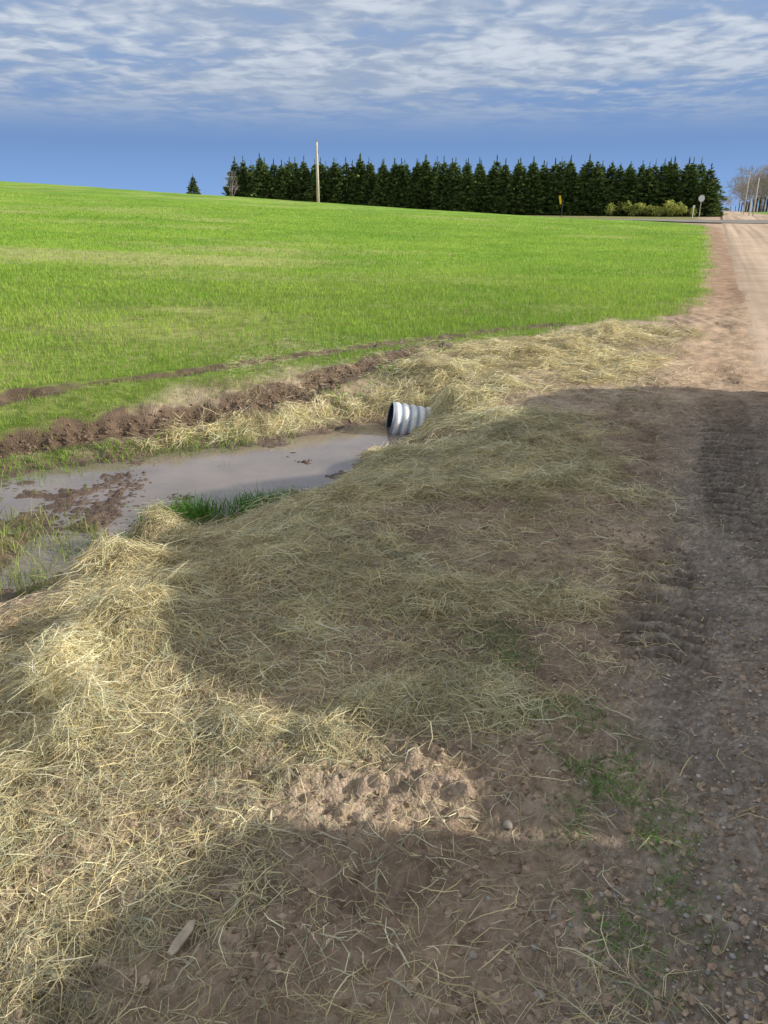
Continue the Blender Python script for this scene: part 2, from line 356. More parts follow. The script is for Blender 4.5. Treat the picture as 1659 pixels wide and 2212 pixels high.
ribbons('dry_grass_leaves',x,y,.05+.07*rng.random(n),.002+.003*rng.random(n),np.array([[.55,.55,.40]])*(.7+.6*rng.random((n,1))),straw_m,.004+rng.random(n)*.006,rng.normal(0,.06,n),.2)

# ---------------------------------------------------------------- grass blades
def blades(name,x,y,h,w,colr,mt,lean=.45):
    n=len(x); a=rng.random(n)*6.283; z=H(x,y)-.005
    la=rng.random(n)*6.283; ll=h*lean*rng.random(n)*1.6
    ox,oy=np.cos(a)*w/2,np.sin(a)*w/2; lx,ly=np.cos(la)*ll,np.sin(la)*ll
    V=np.zeros((n,5,3))
    V[:,0]=np.stack([x-ox,y-oy,z],-1);V[:,1]=np.stack([x+ox,y+oy,z],-1)
    V[:,2]=np.stack([x-ox*.8+lx*.3,y-oy*.8+ly*.3,z+h*.55],-1);V[:,3]=np.stack([x+ox*.8+lx*.3,y+oy*.8+ly*.3,z+h*.55],-1)
    V[:,4]=np.stack([x+lx,y+ly,z+h*(1-.25*rng.random(n))],-1)
    b0=(np.arange(n)*5)[:,None]
    F=np.concatenate([b0+np.array([[0,1,3]]),b0+np.array([[0,3,2]]),b0+np.array([[2,3,4]])],0)
    ob=mesh_np(name,V.reshape(-1,3),F,mt,np.repeat(colr,5,0)); ob['kind']='stuff'; return ob
grass_m=mat('grass_blades',use_col=True,rough=.6,var=.12,scale=2,spec=.25,trans=.35)
n=460000
y=np.exp(np.log(5.2)+rng.random(n)*(np.log(62)-np.log(5.2))); x=(-(.62*y+2.5))+rng.random(n)*(.62*y+2.5+.5*y)
fm=fieldmask(x,y); D=np.hypot(x,y)
yp,pm=patches(x,y)
thin=ss(.38,.68,yp*.75+pm*.25+(rng.random(n)-.5)*.14)
da,_,aca=segdist(x,y,RUTA); db,_,_=segdist(x,y,RUTB)
gap=ss(.35,.58,fbm(x,y,2.4,4,64))
k=(rng.random(n)<fm*(1-.7*thin)*(.5+.5*gap))&((da>.24)|(rng.random(n)<.04))&((db>.17)|(rng.random(n)<.12))
x,y,D,fm,thin=x[k],y[k],D[k],fm[k],thin[k]; n=len(x)
h=(.045+.06*rng.random(n))*(.6+.4*ss(7,11,D)); w=np.clip(.0006*D,.0042,.025)*(.6+.6*rng.random(n))
g=fbm(x,y,.4,4,61)[:,None]; v=rng.random((n,1))
gc=lerp(np.array([[.20,.39,.04]]),np.array([[.46,.62,.10]]),np.clip(v*.8+(g-.5)*1.4+.1,0,1))
dead=(rng.random((n,1))<.07+.08*(1-ss(7,10,D))[:,None]+.3*thin[:,None]); gc=np.where(dead,np.array([[.50,.50,.20]]),gc)
blades('field_grass',x,y,h,w,gc,grass_m)
def tuft(cx,cy,sx,n,hh,colr=(.12,.27,.035),sy=None):
    x=rng.normal(cx,sx,n); y=rng.normal(cy,sy or sx,n); return x,y,np.full(n,hh),np.tile(np.array([colr]),(n,1))
T=[]
for cx,cy,s_,n_,hh,c_ in [(-1.36,4.57,.10,420,.17,(.13,.30,.04)),(-1.2,4.7,.08,260,.13,(.14,.31,.05)),(-.87,4.8,.1,420,.14,(.11,.27,.04)),(-.68,4.95,.08,240,.10,(.14,.31,.05)),(-1.54,4.0,.07,200,.11,(.13,.28,.04)),(-.95,4.5,.08,100,.08,(.14,.28,.05)),
   (-2.1,4.1,.22,260,.12,(.30,.37,.12)),(-2.5,4.35,.22,280,.12,(.30,.37,.11)),(-1.75,4.15,.1,110,.1,(.27,.34,.1)),(-2.1,3.75,.2,190,.11,(.3,.36,.12)),(-1.85,3.75,.15,120,.1,(.27,.34,.1)),
   (-2.8,5.85,.3,800,.08,(.2,.37,.05)),(-2.2,6.1,.2,360,.06,(.22,.37,.06)),(-1.0,6.7,.2,300,.06,(.22,.4,.06)),(-3.5,5.45,.4,900,.09,(.2,.37,.05)),(-.45,7.35,.2,450,.07,(.2,.42,.05)),(.05,7.95,.2,350,.07,(.2,.42,.05)),
   (-1.3,5.8,.05,40,.07,(.2,.33,.05)),(.85,5.1,.1,80,.05,(.1,.2,.03)),(1.1,4.6,.12,60,.05,(.1,.2,.03))]:
    T.append(tuft(cx,cy,s_,n_,hh,c_))
for i in range(140):
    cx=-1.2-3.0*rng.random(); cy=5.95+.5*rng.random()+.3*(cx+2); T.append(tuft(cx,cy,.07,20,.07,(.22,.35,.06)))
for i in range(90):
    cx=-1.6-1.6*rng.random(); cy=3.3+1.15*rng.random(); T.append(tuft(cx,cy,.05,12,.09,(.28,.34,.11)))
x=np.concatenate([t[0] for t in T]);y=np.concatenate([t[1] for t in T]);h=np.concatenate([t[2] for t in T]);c=np.concatenate([t[3] for t in T])
k=(H(x,y)>WATER-.07)&(segdist(x,y,RUTA)[0]>.2); x,y,h,c=x[k],y[k],h[k],c[k]; n=len(x)
blades('ditch_grass',x,y,h*(.5+.7*rng.random(n)),.003+.004*rng.random(n),c*(.6+.8*rng.random((n,1))),grass_m,.8)
n=7500; t=rng.random(n); px=np.interp(t,[0,.3,.6,1],[.42,.55,.66,.58]); py=np.interp(t,[0,.3,.6,1],[2.7,2.1,1.72,1.2])
x=px+rng.normal(0,.095,n); y=py+rng.normal(0,.08,n); k=fbm(x,y,6,3,77)>.44; x,y=x[k],y[k]; n=len(x)
blades('roadside_sprouts',x,y,.01+.025*rng.random(n),.0013+.0016*rng.random(n),np.array([[.16,.32,.07]])*(.6+.8*rng.random((n,1))),grass_m,1.8)

# ---------------------------------------------------------------- gravel pebbles
bm=bmesh.new(); bmesh.ops.create_icosphere(bm,subdivisions=1,radius=1); bm.verts.ensure_lookup_table()
iv=np.array([v.co[:] for v in bm.verts]); itf=np.array([[v.index for v in f.verts] for f in bm.faces]); bm.free()
def pebbles(name,x,y,r_,colr,mt,sink=.25,rgh=.22,smooth=True):
    n=len(x); V=np.zeros((n,len(iv),3))
    sc3=r_[:,None]*np.stack([.8+.5*rng.random(n),.7+.4*rng.random(n),.45+.3*rng.random(n)],-1)
    a=rng.random(n)*6.283
    base=iv[None]*(1+rgh*2*(rng.random((n,len(iv),1))-.5))*sc3[:,None,:]
    V[...,0]=base[...,0]*np.cos(a)[:,None]-base[...,1]*np.sin(a)[:,None]+x[:,None]
    V[...,1]=base[...,0]*np.sin(a)[:,None]+base[...,1]*np.cos(a)[:,None]+y[:,None]
    V[...,2]=base[...,2]+(H(x,y)+sc3[:,2]*(1-2*sink))[:,None]
    F=(np.arange(n)*len(iv))[:,None,None]+itf[None]
    ob=mesh_np(name,V.reshape(-1,3),F.reshape(-1,3),mt,np.repeat(colr,len(iv),0),smooth); ob['kind']='stuff'; return ob
peb_m=mat('pebble_stone',use_col=True,rough=.85,var=.2,scale=60,spec=.3)
n=36000; x=.1+3.2*rng.random(n)**.9; y=.9+5.5*rng.random(n)**1.4; r,s=rs(x,y)
k=(rng.random(n)<np.clip(.03+ss(.3,-.25,s),0,1)); x,y=x[k],y[k]; n=len(x)
PC=np.array([(.38,.33,.28),(.28,.245,.215),(.52,.47,.42),(.33,.28,.235),(.35,.35,.35)])
pebbles('gravel',x,y,.002+.007*rng.random(n)**5,PC[rng.integers(0,5,n)]*(.7+.65*rng.random((n,1))),peb_m)
n=52000; x=-1.5+3*rng.random(n); y=.9+3.8*rng.random(n)**1.5; k=fbm(x,y,3,3,99)>.42; x,y=x[k],y[k]; n=len(x)
clod_m=mat('soil_clod',use_col=True,rough=1,var=.3,scale=60,spec=.1,bump=.5,bscale=200)
pebbles('soil_clods',x,y,.0015+.012*rng.random(n)**7,np.array([[.42,.325,.245]])*(.6+.7*rng.random((n,1))),clod_m,.42,.42,False)
n=3600; t=rng.random(n); R=np.array(RUTA); x=np.interp(t*5,range(6),R[:6,0])+rng.normal(0,.085,n); y=np.interp(t*5,range(6),R[:6,1])+rng.normal(0,.07,n)
mud_m=mat('wet_mud',use_col=True,rough=.6,var=.25,scale=30,spec=.3)
pebbles('mud_lumps',x,y,.003+.02*rng.random(n)**4,np.array([[.19,.13,.09]])*(.5+.8*rng.random((n,1))),mud_m,.48,.45,False)

# ---------------------------------------------------------------- single stones and wood
def set_(o,label,cat,group=None):
    o['label']=label;o['category']=cat
    if group:o['group']=group
bm=bmesh.new(); bmesh.ops.create_icosphere(bm,subdivisions=3,radius=1)
for v in bm.verts:
    q=v.co.copy(); f=1+.25*(float(vn(np.array(q.x*1.7+5),np.array(q.y*1.7+q.z*1.3+5)))-.5)+.1*(float(vn(np.array(q.x*4+5),np.array(q.y*4+q.z*3)))-.5); v.co*=f
stm=bpy.data.meshes.new('stone'); bm.to_mesh(stm); bm.free(); stm.polygons.foreach_set('use_smooth',[True]*len(stm.polygons))
stm.materials.append(mat('field_stone',(.38,.34,.30),.9,var=.2,scale=3,bump=.3,bscale=12,spec=.15))
for (sx,sy_,sr) in [(.44,2.28,.012),(.345,2.13,.018),(.335,1.6,.013),(.9,1.48,.01),(.82,1.3,.012),(.78,1.55,.009),(1.0,1.75,.012),(.72,1.37,.01),(.95,1.62,.009),(.2,1.22,.009),(.33,1.12,.012),(-.35,1.62,.009)]:
    o=bpy.data.objects.new('stone',stm);COL.objects.link(o);o.location=(sx,sy_,float(H(sx,sy_))+sr*.2);o.scale=(sr*1.2,sr,sr*.65);o.rotation_euler=(0,0,rng.random()*6)
    set_(o,'small grey rounded stone half sunk in brown soil','stone','stones lying on the soil')
def bm_obj(name,bm,mt,parent=None,smooth=False,link=True):
    me=bpy.data.meshes.new(name);bm.to_mesh(me);bm.free()
    if smooth: me.polygons.foreach_set('use_smooth',[True]*len(me.polygons))
    me.materials.append(mt);o=bpy.data.objects.new(name,me);COL.objects.link(o)
    if parent:o.parent=parent
    return o
bm=bmesh.new()
pr=[(-.075,-.008),(-.05,-.014),(.04,-.016),(.075,-.004),(.06,.01),(-.03,.014),(-.07,.009)]
vs=[bm.verts.new((a,b_,0)) for a,b_ in pr];f=bm.faces.new(vs);e=bmesh.ops.extrude_face_region(bm,geom=[f]);bmesh.ops.translate(bm,vec=(0,0,.008),verts=[v for v in e['geom'] if isinstance(v,bmesh.types.BMVert)])
bmesh.ops.recalc_face_normals(bm,faces=bm.faces)
bmesh.ops.bevel(bm,geom=bm.edges[:],offset=.0015,segments=1,affect='EDGES')
wood=mat('weathered_wood',(.50,.42,.32),.85,var=.2,scale=40,bump=.3,bscale=90)
o=bm_obj('wood_splinter',bm,wood);o.location=(-.45,1.225,float(H(-.45,1.225))+.02);o.rotation_euler=(.1,-.05,math.radians(68));o.scale=(.62,.8,1)
set_(o,'pale flat splinter of weathered wood on bare soil','wood')

# ---------------------------------------------------------------- culvert
cul=bpy.data.objects.new('culvert_pipe',None);COL.objects.link(cul)
set_(cul,'galvanised corrugated steel culvert pipe poking out of straw bank','culvert')
cul.location=(.055,6.80,-.175)
gal=mat('galvanised_steel',(.82,.83,.85),.5,.0,use_col=True,var=.12,scale=14,spec=.4)
lining_m=mat('culvert_inside',(.05,.05,.055),.8,.0,var=.3,scale=20)  # near-black lining, much darker than the outer wall
def tube(prof,seg=56):
    bm=bmesh.new();rings=[]
    for (xx,rr) in prof: rings.append([bm.verts.new((xx,rr*math.cos(2*math.pi*i/seg),rr*math.sin(2*math.pi*i/seg))) for i in range(seg)])
    for a,b_ in zip(rings[:-1],rings[1:]):
        for i in range(seg): bm.faces.new((a[i],a[(i+1)%seg],b_[(i+1)%seg],b_[i]))
    bmesh.ops.recalc_face_normals(bm,faces=bm.faces); return bm
R0=.160
p=[(i*.006,R0+.0055*math.cos(i*.006/.075*6.283+2.6)) for i in range(0,180)]
pipe=bm_obj('pipe_wall',tube(p),gal,cul,True)
inn=bm_obj('pipe_lining',tube([(a+.001,b_-.004) for a,b_ in p]),lining_m,cul,True)
rim=bm_obj('pipe_rim',tube([(0,p[0][1]+.001),(-.003,p[0][1]),(-.003,p[0][1]-.004),(0,p[0][1]-.005)]),gal,cul,True)
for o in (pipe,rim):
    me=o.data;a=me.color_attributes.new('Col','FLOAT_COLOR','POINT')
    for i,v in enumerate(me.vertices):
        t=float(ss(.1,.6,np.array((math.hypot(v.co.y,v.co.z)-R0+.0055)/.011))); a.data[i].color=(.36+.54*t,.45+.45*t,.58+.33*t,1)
cul.rotation_euler=(0,math.radians(11),math.radians(7))

# ---------------------------------------------------------------- trees
leaf_m=mat('conifer_needles',use_col=True,rough=.75,var=.3,scale=1.5,spec=.2,trans=.25)
bark_m=mat('tree_bark',(.11,.085,.065),.95,var=.25,scale=8)
def cone_trunk(H_,r0,r1=.02,seg=8,nz=8,wob=.05,sd=0):
    rg=np.random.default_rng(sd);bm=bmesh.new();prev=None
    for k in range(nz+1):
        t=k/nz;r_=r0*(1-t)+r1*t;ox,oy=rg.normal(0,wob*t,2)
        ring=[bm.verts.new((ox+r_*math.cos(6.283*i/seg),oy+r_*math.sin(6.283*i/seg),t*H_)) for i in range(seg)]
        if prev:
            for i in range(seg): bm.faces.new((prev[i],prev[(i+1)%seg],ring[(i+1)%seg],ring[i]))
        prev=ring
    me=bpy.data.meshes.new('trunk');bm.to_mesh(me);bm.free();me.materials.append(bark_m);return me
def spruce_mesh(sd,H_=8.,R=1.9,n=2100):
    rg=np.random.default_rng(sd)
    R=R*(.88+.24*rg.random()); pw=.85+.2*rg.random(); kk=1.35+.35*rg.random()
    t=1-np.sqrt(1-rg.random(n)*.995); t=.02+.97*t
    wh=np.floor(t*22)/22; t=np.where(rg.random(n)<.7,wh+rg.normal(.02,.008,n),t).clip(.015,.985)
    a=rg.random(n)*6.283
    lob=1+.2*np.cos(a*(5)+wh*57)+.14*rg.normal(0,1,n)
    ro=R*np.minimum(1,kk*(1-t))**pw*lob*(1+.4*(TAB[(wh*300).astype(int)&511,sd]-.5))*np.where(t<.08,.85,1)
    rr=ro*np.sqrt(.25+.75*rg.random(n))
    z=t*H_-.14*rr
    P=np.stack([np.cos(a)*rr,np.sin(a)*rr,z],-1)
    V=[];C=[]
    for j in range(5):
        da=a+rg.normal(0,.45,n); up=rg.normal(.12,.28,n)+.5*ss(.7,1,t)
        d=np.stack([np.cos(da),np.sin(da),up],-1); d/=np.linalg.norm(d,axis=1)[:,None]
        L=(.22+.25*rg.random(n))*(1-.45*t); q=P+rg.normal(0,.07,(n,3))
        sd_=rg.normal(0,1,(n,3)); sd_=np.cross(d,sd_); sd_/=np.linalg.norm(sd_,axis=1)[:,None]; sd_*=(.06+.05*rg.random(n))[:,None]
        V.append(np.stack([q-d*L[:,None]*.5-sd_,q-d*L[:,None]*.5+sd_,q+d*L[:,None]],1))
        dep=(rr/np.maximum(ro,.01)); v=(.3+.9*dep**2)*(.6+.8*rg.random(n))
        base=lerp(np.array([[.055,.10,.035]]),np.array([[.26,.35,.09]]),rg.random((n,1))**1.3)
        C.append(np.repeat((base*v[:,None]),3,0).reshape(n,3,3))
    m=16; z0=H_*(.95+.09*rg.random(m)); aa=rg.random(m)*6.283
    q=np.stack([.03*np.cos(aa),.03*np.sin(aa),z0-.35],-1)
    V.append(np.stack([q-[.06,0,0],q+[.06,0,0],np.stack([.05*np.cos(aa),.05*np.sin(aa),z0+.14],-1)],1))
    C.append(np.full((m,3,3),1.)*np.array([.09,.15,.045]))
    V=np.concatenate(V).reshape(-1,3);C=np.concatenate(C).reshape(-1,3)
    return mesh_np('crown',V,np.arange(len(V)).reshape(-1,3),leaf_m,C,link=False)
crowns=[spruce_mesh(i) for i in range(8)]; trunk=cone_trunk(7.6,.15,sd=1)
def add_tree(name,x,y,scale,cm,tm,label,cat,group=None,sxy=None):
    e=bpy.data.objects.new(name,None);COL.objects.link(e);e.location=(x,y,float(H(x,y))-.05)
    k=sxy or scale
    e.scale=(k,k,scale);e.rotation_euler=(0,0,rng.random()*6.28)
    for nm,me in (('crown',cm),('trunk',tm)):
        o=bpy.data.objects.new(nm,me);COL.objects.link(o);o.parent=e
    set_(e,label,cat,group);return e
def wp(r,s): return .376*r-.9265*s, .9265*r+.376*s
for row in range(2):
    for i in range(38):
        s_=1.4+1.81*i+(row%2)*.9+rng.normal(0,.3); r_=109.5+row*2.3+rng.normal(0,.5)
        x,y=wp(r_,s_); top=1.6+.0598*y*(1-.01*row)+rng.normal(0,.24)
        if row==0 and i in(0,): top-=.3
        hgt=(top-float(H(x,y)))/8.2
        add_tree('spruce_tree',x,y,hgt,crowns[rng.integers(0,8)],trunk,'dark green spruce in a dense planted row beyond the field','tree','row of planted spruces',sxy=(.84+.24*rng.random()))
x=-27.6;y=119.5
add_tree('spruce_tree',x,y,(1.6+.0435*y-float(H(x,y)))/8.2,crowns[2],trunk,'lone small dark spruce standing on the crest of the green field','tree',sxy=.58)
hazebark=mat('hazed_branch_bark',(.40,.35,.32),.95,var=.2,scale=3)  # bark paled so distance haze is painted into its colour
palebark=mat('birch_bark',(.50,.45,.40),.9,var=.2,scale=3)
def bare(sd,H_=16.,mt=hazebark,r0=.28,depth=5,rmin=.0):
    rg=np.random.default_rng(sd);V=[];F=[]
    def seg(p,q,ra,rb):
        ra=max(ra,rmin);rb=max(rb,rmin)
        d=q-p;d=d/np.linalg.norm(d);u=np.cross(d,[.3,.5,.81]);u/=np.linalg.norm(u);w=np.cross(d,u);b0=len(V)
        for c_,r_ in((p,ra),(q,rb)):
            for k in range(4): V.append(c_+r_*(u*math.cos(k*1.5708)+w*math.sin(k*1.5708)))
        for k in range(4): F.append((b0+k,b0+(k+1)%4,b0+4+(k+1)%4,b0+4+k))
    def grow(p,d,L,r_,lv):
        q=p
        for k in range(3):
            d2=d+rg.normal(0,.12,3)+np.array([0,0,.05]);d2/=np.linalg.norm(d2)
            n_=q+d2*L/3;seg(q,n_,r_*(1-.22*k),r_*(1-.22*(k+1)));q=n_;d=d2
            if lv<depth and k>0 or (lv==0 and k>=1):
                for j in range(2 if lv<4 else 3):
                    a=rg.random()*6.283;sp=.45+.35*rg.random();u=np.cross(d,[math.cos(a),math.sin(a),.2]);u/=np.linalg.norm(u)
                    nd=d*math.cos(sp)+u*math.sin(sp);grow(q,nd/np.linalg.norm(nd),L*(.55+.2*rg.random()),r_*.5,lv+1)
    grow(np.zeros(3),np.array([0,0,1.]),H_*.5,r0,0)
    V=np.array(V);V[:,2]*=H_/V[:,2].max()
    return mesh_np('branches',V,np.array(F),mt,link=False)
bares=[bare(i,depth=4,rmin=.03) for i in range(3)]
baretr=cone_trunk(5,.32,.24,sd=4)
def add_bare(x,y,sc_,me,label,group=None,name='bare_tree'):
    e=bpy.data.objects.new(name,None);COL.objects.link(e);e.location=(x,y,float(H(x,y))-.1);e.scale=(sc_,)*3;e.rotation_euler=(0,0,rng.random()*6.28)
    for nm,m_ in(('branches',me),('trunk',baretr)):
        o=bpy.data.objects.new(nm,m_);COL.objects.link(o);o.parent=e
    set_(e,label,'tree',group)
for i in range(34):
    q=i/33
    x,y=wp(300+70*rng.random(),-7.8-16*q-1.0*rng.random())
    add_bare(x,y,(.68+.32*ss(0,.5,q))*(.9+.2*rng.random()),bares[i%3],'leafless grey-brown tree in a roadside windbreak','bare trees beside the far road')
for i in range(7):
    x,y=wp(500+60*rng.random(),5-2.6*i); add_bare(x,y,.6,bares[i%3],'distant leafless grey tree near the end of the road','distant bare trees')
bb=bare(9,9.,palebark,.12,3,.012)
for (uu,yy,ss_) in((-22.3,121.5,.42),(-22.9,123,.35)):
    e=bpy.data.objects.new('birch_tree',None);COL.objects.link(e);z_=float(H(uu,yy))-.1;e.location=(uu,yy,z_);e.scale=(ss_,ss_,(1.6+.049*yy-z_)/9)
    o=bpy.data.objects.new('branches',bb);COL.objects.link(o);o.parent=e
    set_(e,'slender leafless pale birch at the end of the spruce row','tree','pale bare birches')
x,y=wp(111,1.6)
e=bpy.data.objects.new('birch_tree',None);COL.objects.link(e);e.location=(x-1,y+6,float(H(x,y+6)));e.scale=(.7,.7,.83)
o=bpy.data.objects.new('branches',bb);COL.objects.link(o);o.parent=e;set_(e,'leafless pale tree rising behind the last spruce by the road','tree')
def shrub_mesh(sd):
    rg=np.random.default_rng(sd);n=1100
    bl=rg.normal(0,1,(7,3))*[.7,.55,.3]+[0,0,.85];i=rg.integers(0,7,n);d=rg.normal(0,1,(n,3));d/=np.linalg.norm(d,axis=1)[:,None]
    P=bl[i]+d*(.55*(.5+.5*rg.random((n,1))));P[:,2]=np.abs(P[:,2])
    A=rg.normal(0,.09,(n,3,3))+P[:,None,:]
    c=lerp(np.array([[.24,.30,.06]]),np.array([[.6,.6,.17]]),rg.random((n,1)))*(.5+.5*(P[:,2:3]/1.3))
    return mesh_np('crown',A.reshape(-1,3),np.arange(3*n).reshape(-1,3),leaf_m,np.repeat(c,3,0),link=False)
shr=[shrub_mesh(3),shrub_mesh(5)]
sst=cone_trunk(.9,.05,.02,sd=3)
for k,(uX,r_,sc_) in enumerate([(.307,105,1.25),(.315,105.5,1.0),(.338,105,.8),(.3475,104.5,1.25),(.357,106,.85)]):
    Y=r_/(.376*uX+.9265);add_tree('shrub',uX*Y,Y,sc_,shr[k%2],sst,'yellow-green budding shrub in front of dark spruces','shrub','budding shrubs before the spruces')

# ---------------------------------------------------------------- poles and signs
def cyl_bm(r0,r1,h,seg=12):
    bm=bmesh.new();bmesh.ops.create_cone(bm,cap_ends=True,segments=seg,radius1=r0,radius2=r1,depth=h);bmesh.ops.translate(bm,vec=(0,0,h/2),verts=bm.verts);return bm
polem=mat('pole_wood',(.62,.56,.47),.9,var=.15,scale=5,bump=.2)
darkm=mat('dark_steel',(.08,.08,.08),.6,.4);whitem=mat('white_paint',(.8,.81,.81),.5,var=.06);orm=mat('orange_yellow_plastic',(.85,.50,.03),.5,var=.08);redm=mat('red_paint',(.55,.02,.02),.5,var=.05)
insm=mat('porcelain',(.3,.3,.32),.3)
def pole(x,y,h,r_,label,ln=True):
    e=bpy.data.objects.new('utility_pole',None);COL.objects.link(e);e.location=(x,y,float(H(x,y))-.3);set_(e,label,'pole')
    bm_obj('pole_shaft',cyl_bm(r_,r_*.7,h),polem,e,True)
    i_=bm_obj('insulator',cyl_bm(.07,.045,.22),insm,e,True);i_.location=(0,0,h)
    b_=bm_obj('bracket',cyl_bm(.03,.03,.5),darkm,e,True);b_.location=(r_*.8,0,h-1.1)
    return e
X0,Y0=-6.72,83.8
zt=1.6+.0765*Y0; p1=pole(X0,Y0,zt-float(H(X0,Y0))+.3,.16,'tall pale wooden utility pole at the edge of the green field')
for (uX,r_,h) in((.4405,150,7.0),(.4475,118,2.6),(.4525,112,4.8)):
    Y=r_/(.376*uX+.9265); pole(uX*Y,Y,h,.09,'pale roadside pole near the road junction')
Y=74.5/(.376*.2178+.9265);X=.2178*Y
e=bpy.data.objects.new('marker_post',None);COL.objects.link(e);e.location=(X,Y,float(H(X,Y))-.1);e.scale=(.8,.8,.8);set_(e,'dark post with a narrow orange-yellow marker flag at field edge','marker')
bm_obj('post',cyl_bm(.035,.03,2.0,8),darkm,e)
bm=bmesh.new();vs=[bm.verts.new(v) for v in((-.16,0,2.45),(.08,0,2.5),(.12,0,1.75),(.0,0,1.5),(-.1,0,1.7))];f=bm.faces.new(vs);ex=bmesh.ops.extrude_face_region(bm,geom=[f]);bmesh.ops.translate(bm,vec=(0,.03,0),verts=[v for v in ex['geom'] if isinstance(v,bmesh.types.BMVert)])
fl=bm_obj('flag',bm,orm,e);fl.location=(0,-.06,0);fl.rotation_euler=(0,math.radians(-8),0)
def octa(r_,th):
    bm=bmesh.new();vs=[bm.verts.new((r_*math.cos(math.radians(22.5+45*i)),0,r_*math.sin(math.radians(22.5+45*i)))) for i in range(8)]
    f=bm.faces.new(vs);ex=bmesh.ops.extrude_face_region(bm,geom=[f]);bmesh.ops.translate(bm,vec=(0,th,0),verts=[v for v in ex['geom'] if isinstance(v,bmesh.types.BMVert)]);bmesh.ops.recalc_face_normals(bm,faces=bm.faces);return bm
r_=96;uX=.3866;Y=r_/(.376*uX+.9265);X=uX*Y
st=bpy.data.objects.new('stop_sign',None);COL.objects.link(st);st.location=(X,Y,float(H(X,Y))-.1);st.scale=(.85,.85,.9);st.rotation_euler=(0,0,math.radians(-14));set_(st,'octagonal stop sign seen from its pale unpainted back','sign')
bm_obj('post',cyl_bm(.04,.035,2.5,8),polem,st)
o=bm_obj('sign_back',octa(.40,.01),whitem,st);o.location=(0,-.05,2.3)
o=bm_obj('sign_face',octa(.39,.004),redm,st);o.location=(0,-.035,2.3)
tcu=bpy.data.curves.new('lt','FONT');tcu.body='STOP';tcu.size=.32;tcu.align_x='CENTER';tcu.align_y='CENTER'
to=bpy.data.objects.new('tmp',tcu);COL.objects.link(to);bpy.context.view_layer.update()
tme=bpy.data.meshes.new_from_object(to.evaluated_get(bpy.context.evaluated_depsgraph_get()));bpy.data.objects.remove(to)
tme.materials.clear();tme.materials.append(whitem);lo=bpy.data.objects.new('lettering',tme);COL.objects.link(lo);lo.parent=st;lo.location=(0,-.025,2.3);lo.rotation_euler=(math.radians(90),0,math.radians(180))
uX=.3785;Y=r_/(.376*uX+.9265);X=uX*Y
e=bpy.data.objects.new('delineator_post',None);COL.objects.link(e);e.location=(X,Y,float(H(X,Y))-.1);e.scale=(.8,.8,.85);set_(e,'short white marker post with a small plate beside the junction','post')
bm_obj('post',cyl_bm(.06,.05,1.5,8),whitem,e);bm=bmesh.new();bmesh.ops.create_cube(bm,size=1);bmesh.ops.scale(bm,vec=(.3,.03,.3),verts=bm.verts);bmesh.ops.bevel(bm,geom=bm.edges[:],offset=.01,affect='EDGES');o=bm_obj('plate',bm,whitem,e);o.location=(0,-.07,1.45)

# ---------------------------------------------------------------- parked vehicle and added shadow-casting trailer (beside the camera)
paint=mat('dark_grey_paint',(.05,.055,.06),.3,.3,var=.04,spec=.5);glass=mat('tinted_glass',(.015,.018,.02),.08,0,var=.02,spec=.6);rub=mat('tyre_rubber',(.03,.03,.032),.85,var=.2,scale=15,bump=.3);alu=mat('wheel_metal',(.5,.52,.55),.35,.7,var=.05);lampm=mat('lamp_lens',(.6,.6,.6),.15,0,var=.02);redl=mat('red_lens',(.4,.01,.01),.2)
def prism(prof,w,bev=.05,w2=None):
    bm=bmesh.new();L=[bm.verts.new((-w/2,a,b_)) for a,b_ in prof];R=[bm.verts.new((w/2,a,b_)) for a,b_ in prof];n=len(prof)
    bm.faces.new(L);bm.faces.new(R[::-1])
    for i in range(n): bm.faces.new((L[i],R[i],R[(i+1)%n],L[(i+1)%n]))
    bmesh.ops.recalc_face_normals(bm,faces=bm.faces)
    if bev:
        ed=[e_ for e_ in bm.edges if (e_.verts[0].co.x*e_.verts[1].co.x>0)]
        bmesh.ops.bevel(bm,geom=ed,offset=bev,segments=3,affect='EDGES',clamp_overlap=True)
    return bm
def arch(cy,r_=.43,cz=.38,n=8): return [(cy-r_*math.cos(math.pi*i/n),cz+r_*math.sin(math.pi*i/n)) for i in range(n+1)]
HD=math.radians(-11)
car=bpy.data.objects.new('parked_car',None);COL.objects.link(car);CX,CY=4.00,4.34
car.location=(CX,CY,.0);car.rotation_euler=(0,0,HD);set_(car,'dark grey sport utility vehicle parked on the gravel shoulder','car')
prof=[(-3.02,.30),(-3.04,.75),(-3.0,1.12),(.95,1.2),(2.0,1.1),(2.4,.94),(2.5,.7),(2.5,.36)]+[(a,b_) for a,b_ in arch(1.62)][::-1]+[(1.1,.28),(-1.3,.28)]+arch(-1.9)[::-1]+[(-2.5,.30)]
bm_obj('body',prism(prof,1.9,.03),paint,car)
def frustum(y0,y1,z0,w0,y2,y3,z1,w1,off=0):
    bm=bmesh.new();c=[(-w0/2,y0,z0),(w0/2,y0,z0),(w0/2,y1,z0),(-w0/2,y1,z0),(-w1/2,y2,z1),(w1/2,y2,z1),(w1/2,y3,z1),(-w1/2,y3,z1)]
    v=[bm.verts.new(q) for q in c]
    for f in((0,3,2,1),(4,5,6,7),(0,1,5,4),(1,2,6,5),(2,3,7,6),(3,0,4,7)): bm.faces.new([v[i] for i in f])
    bmesh.ops.bevel(bm,geom=bm.edges[:],offset=.05,segments=3,affect='EDGES');return bm
ZR=1.93;WR=1.6
bm_obj('cabin',frustum(-2.85,1.25,1.1,1.84,-2.15,.45,ZR,WR),paint,car)
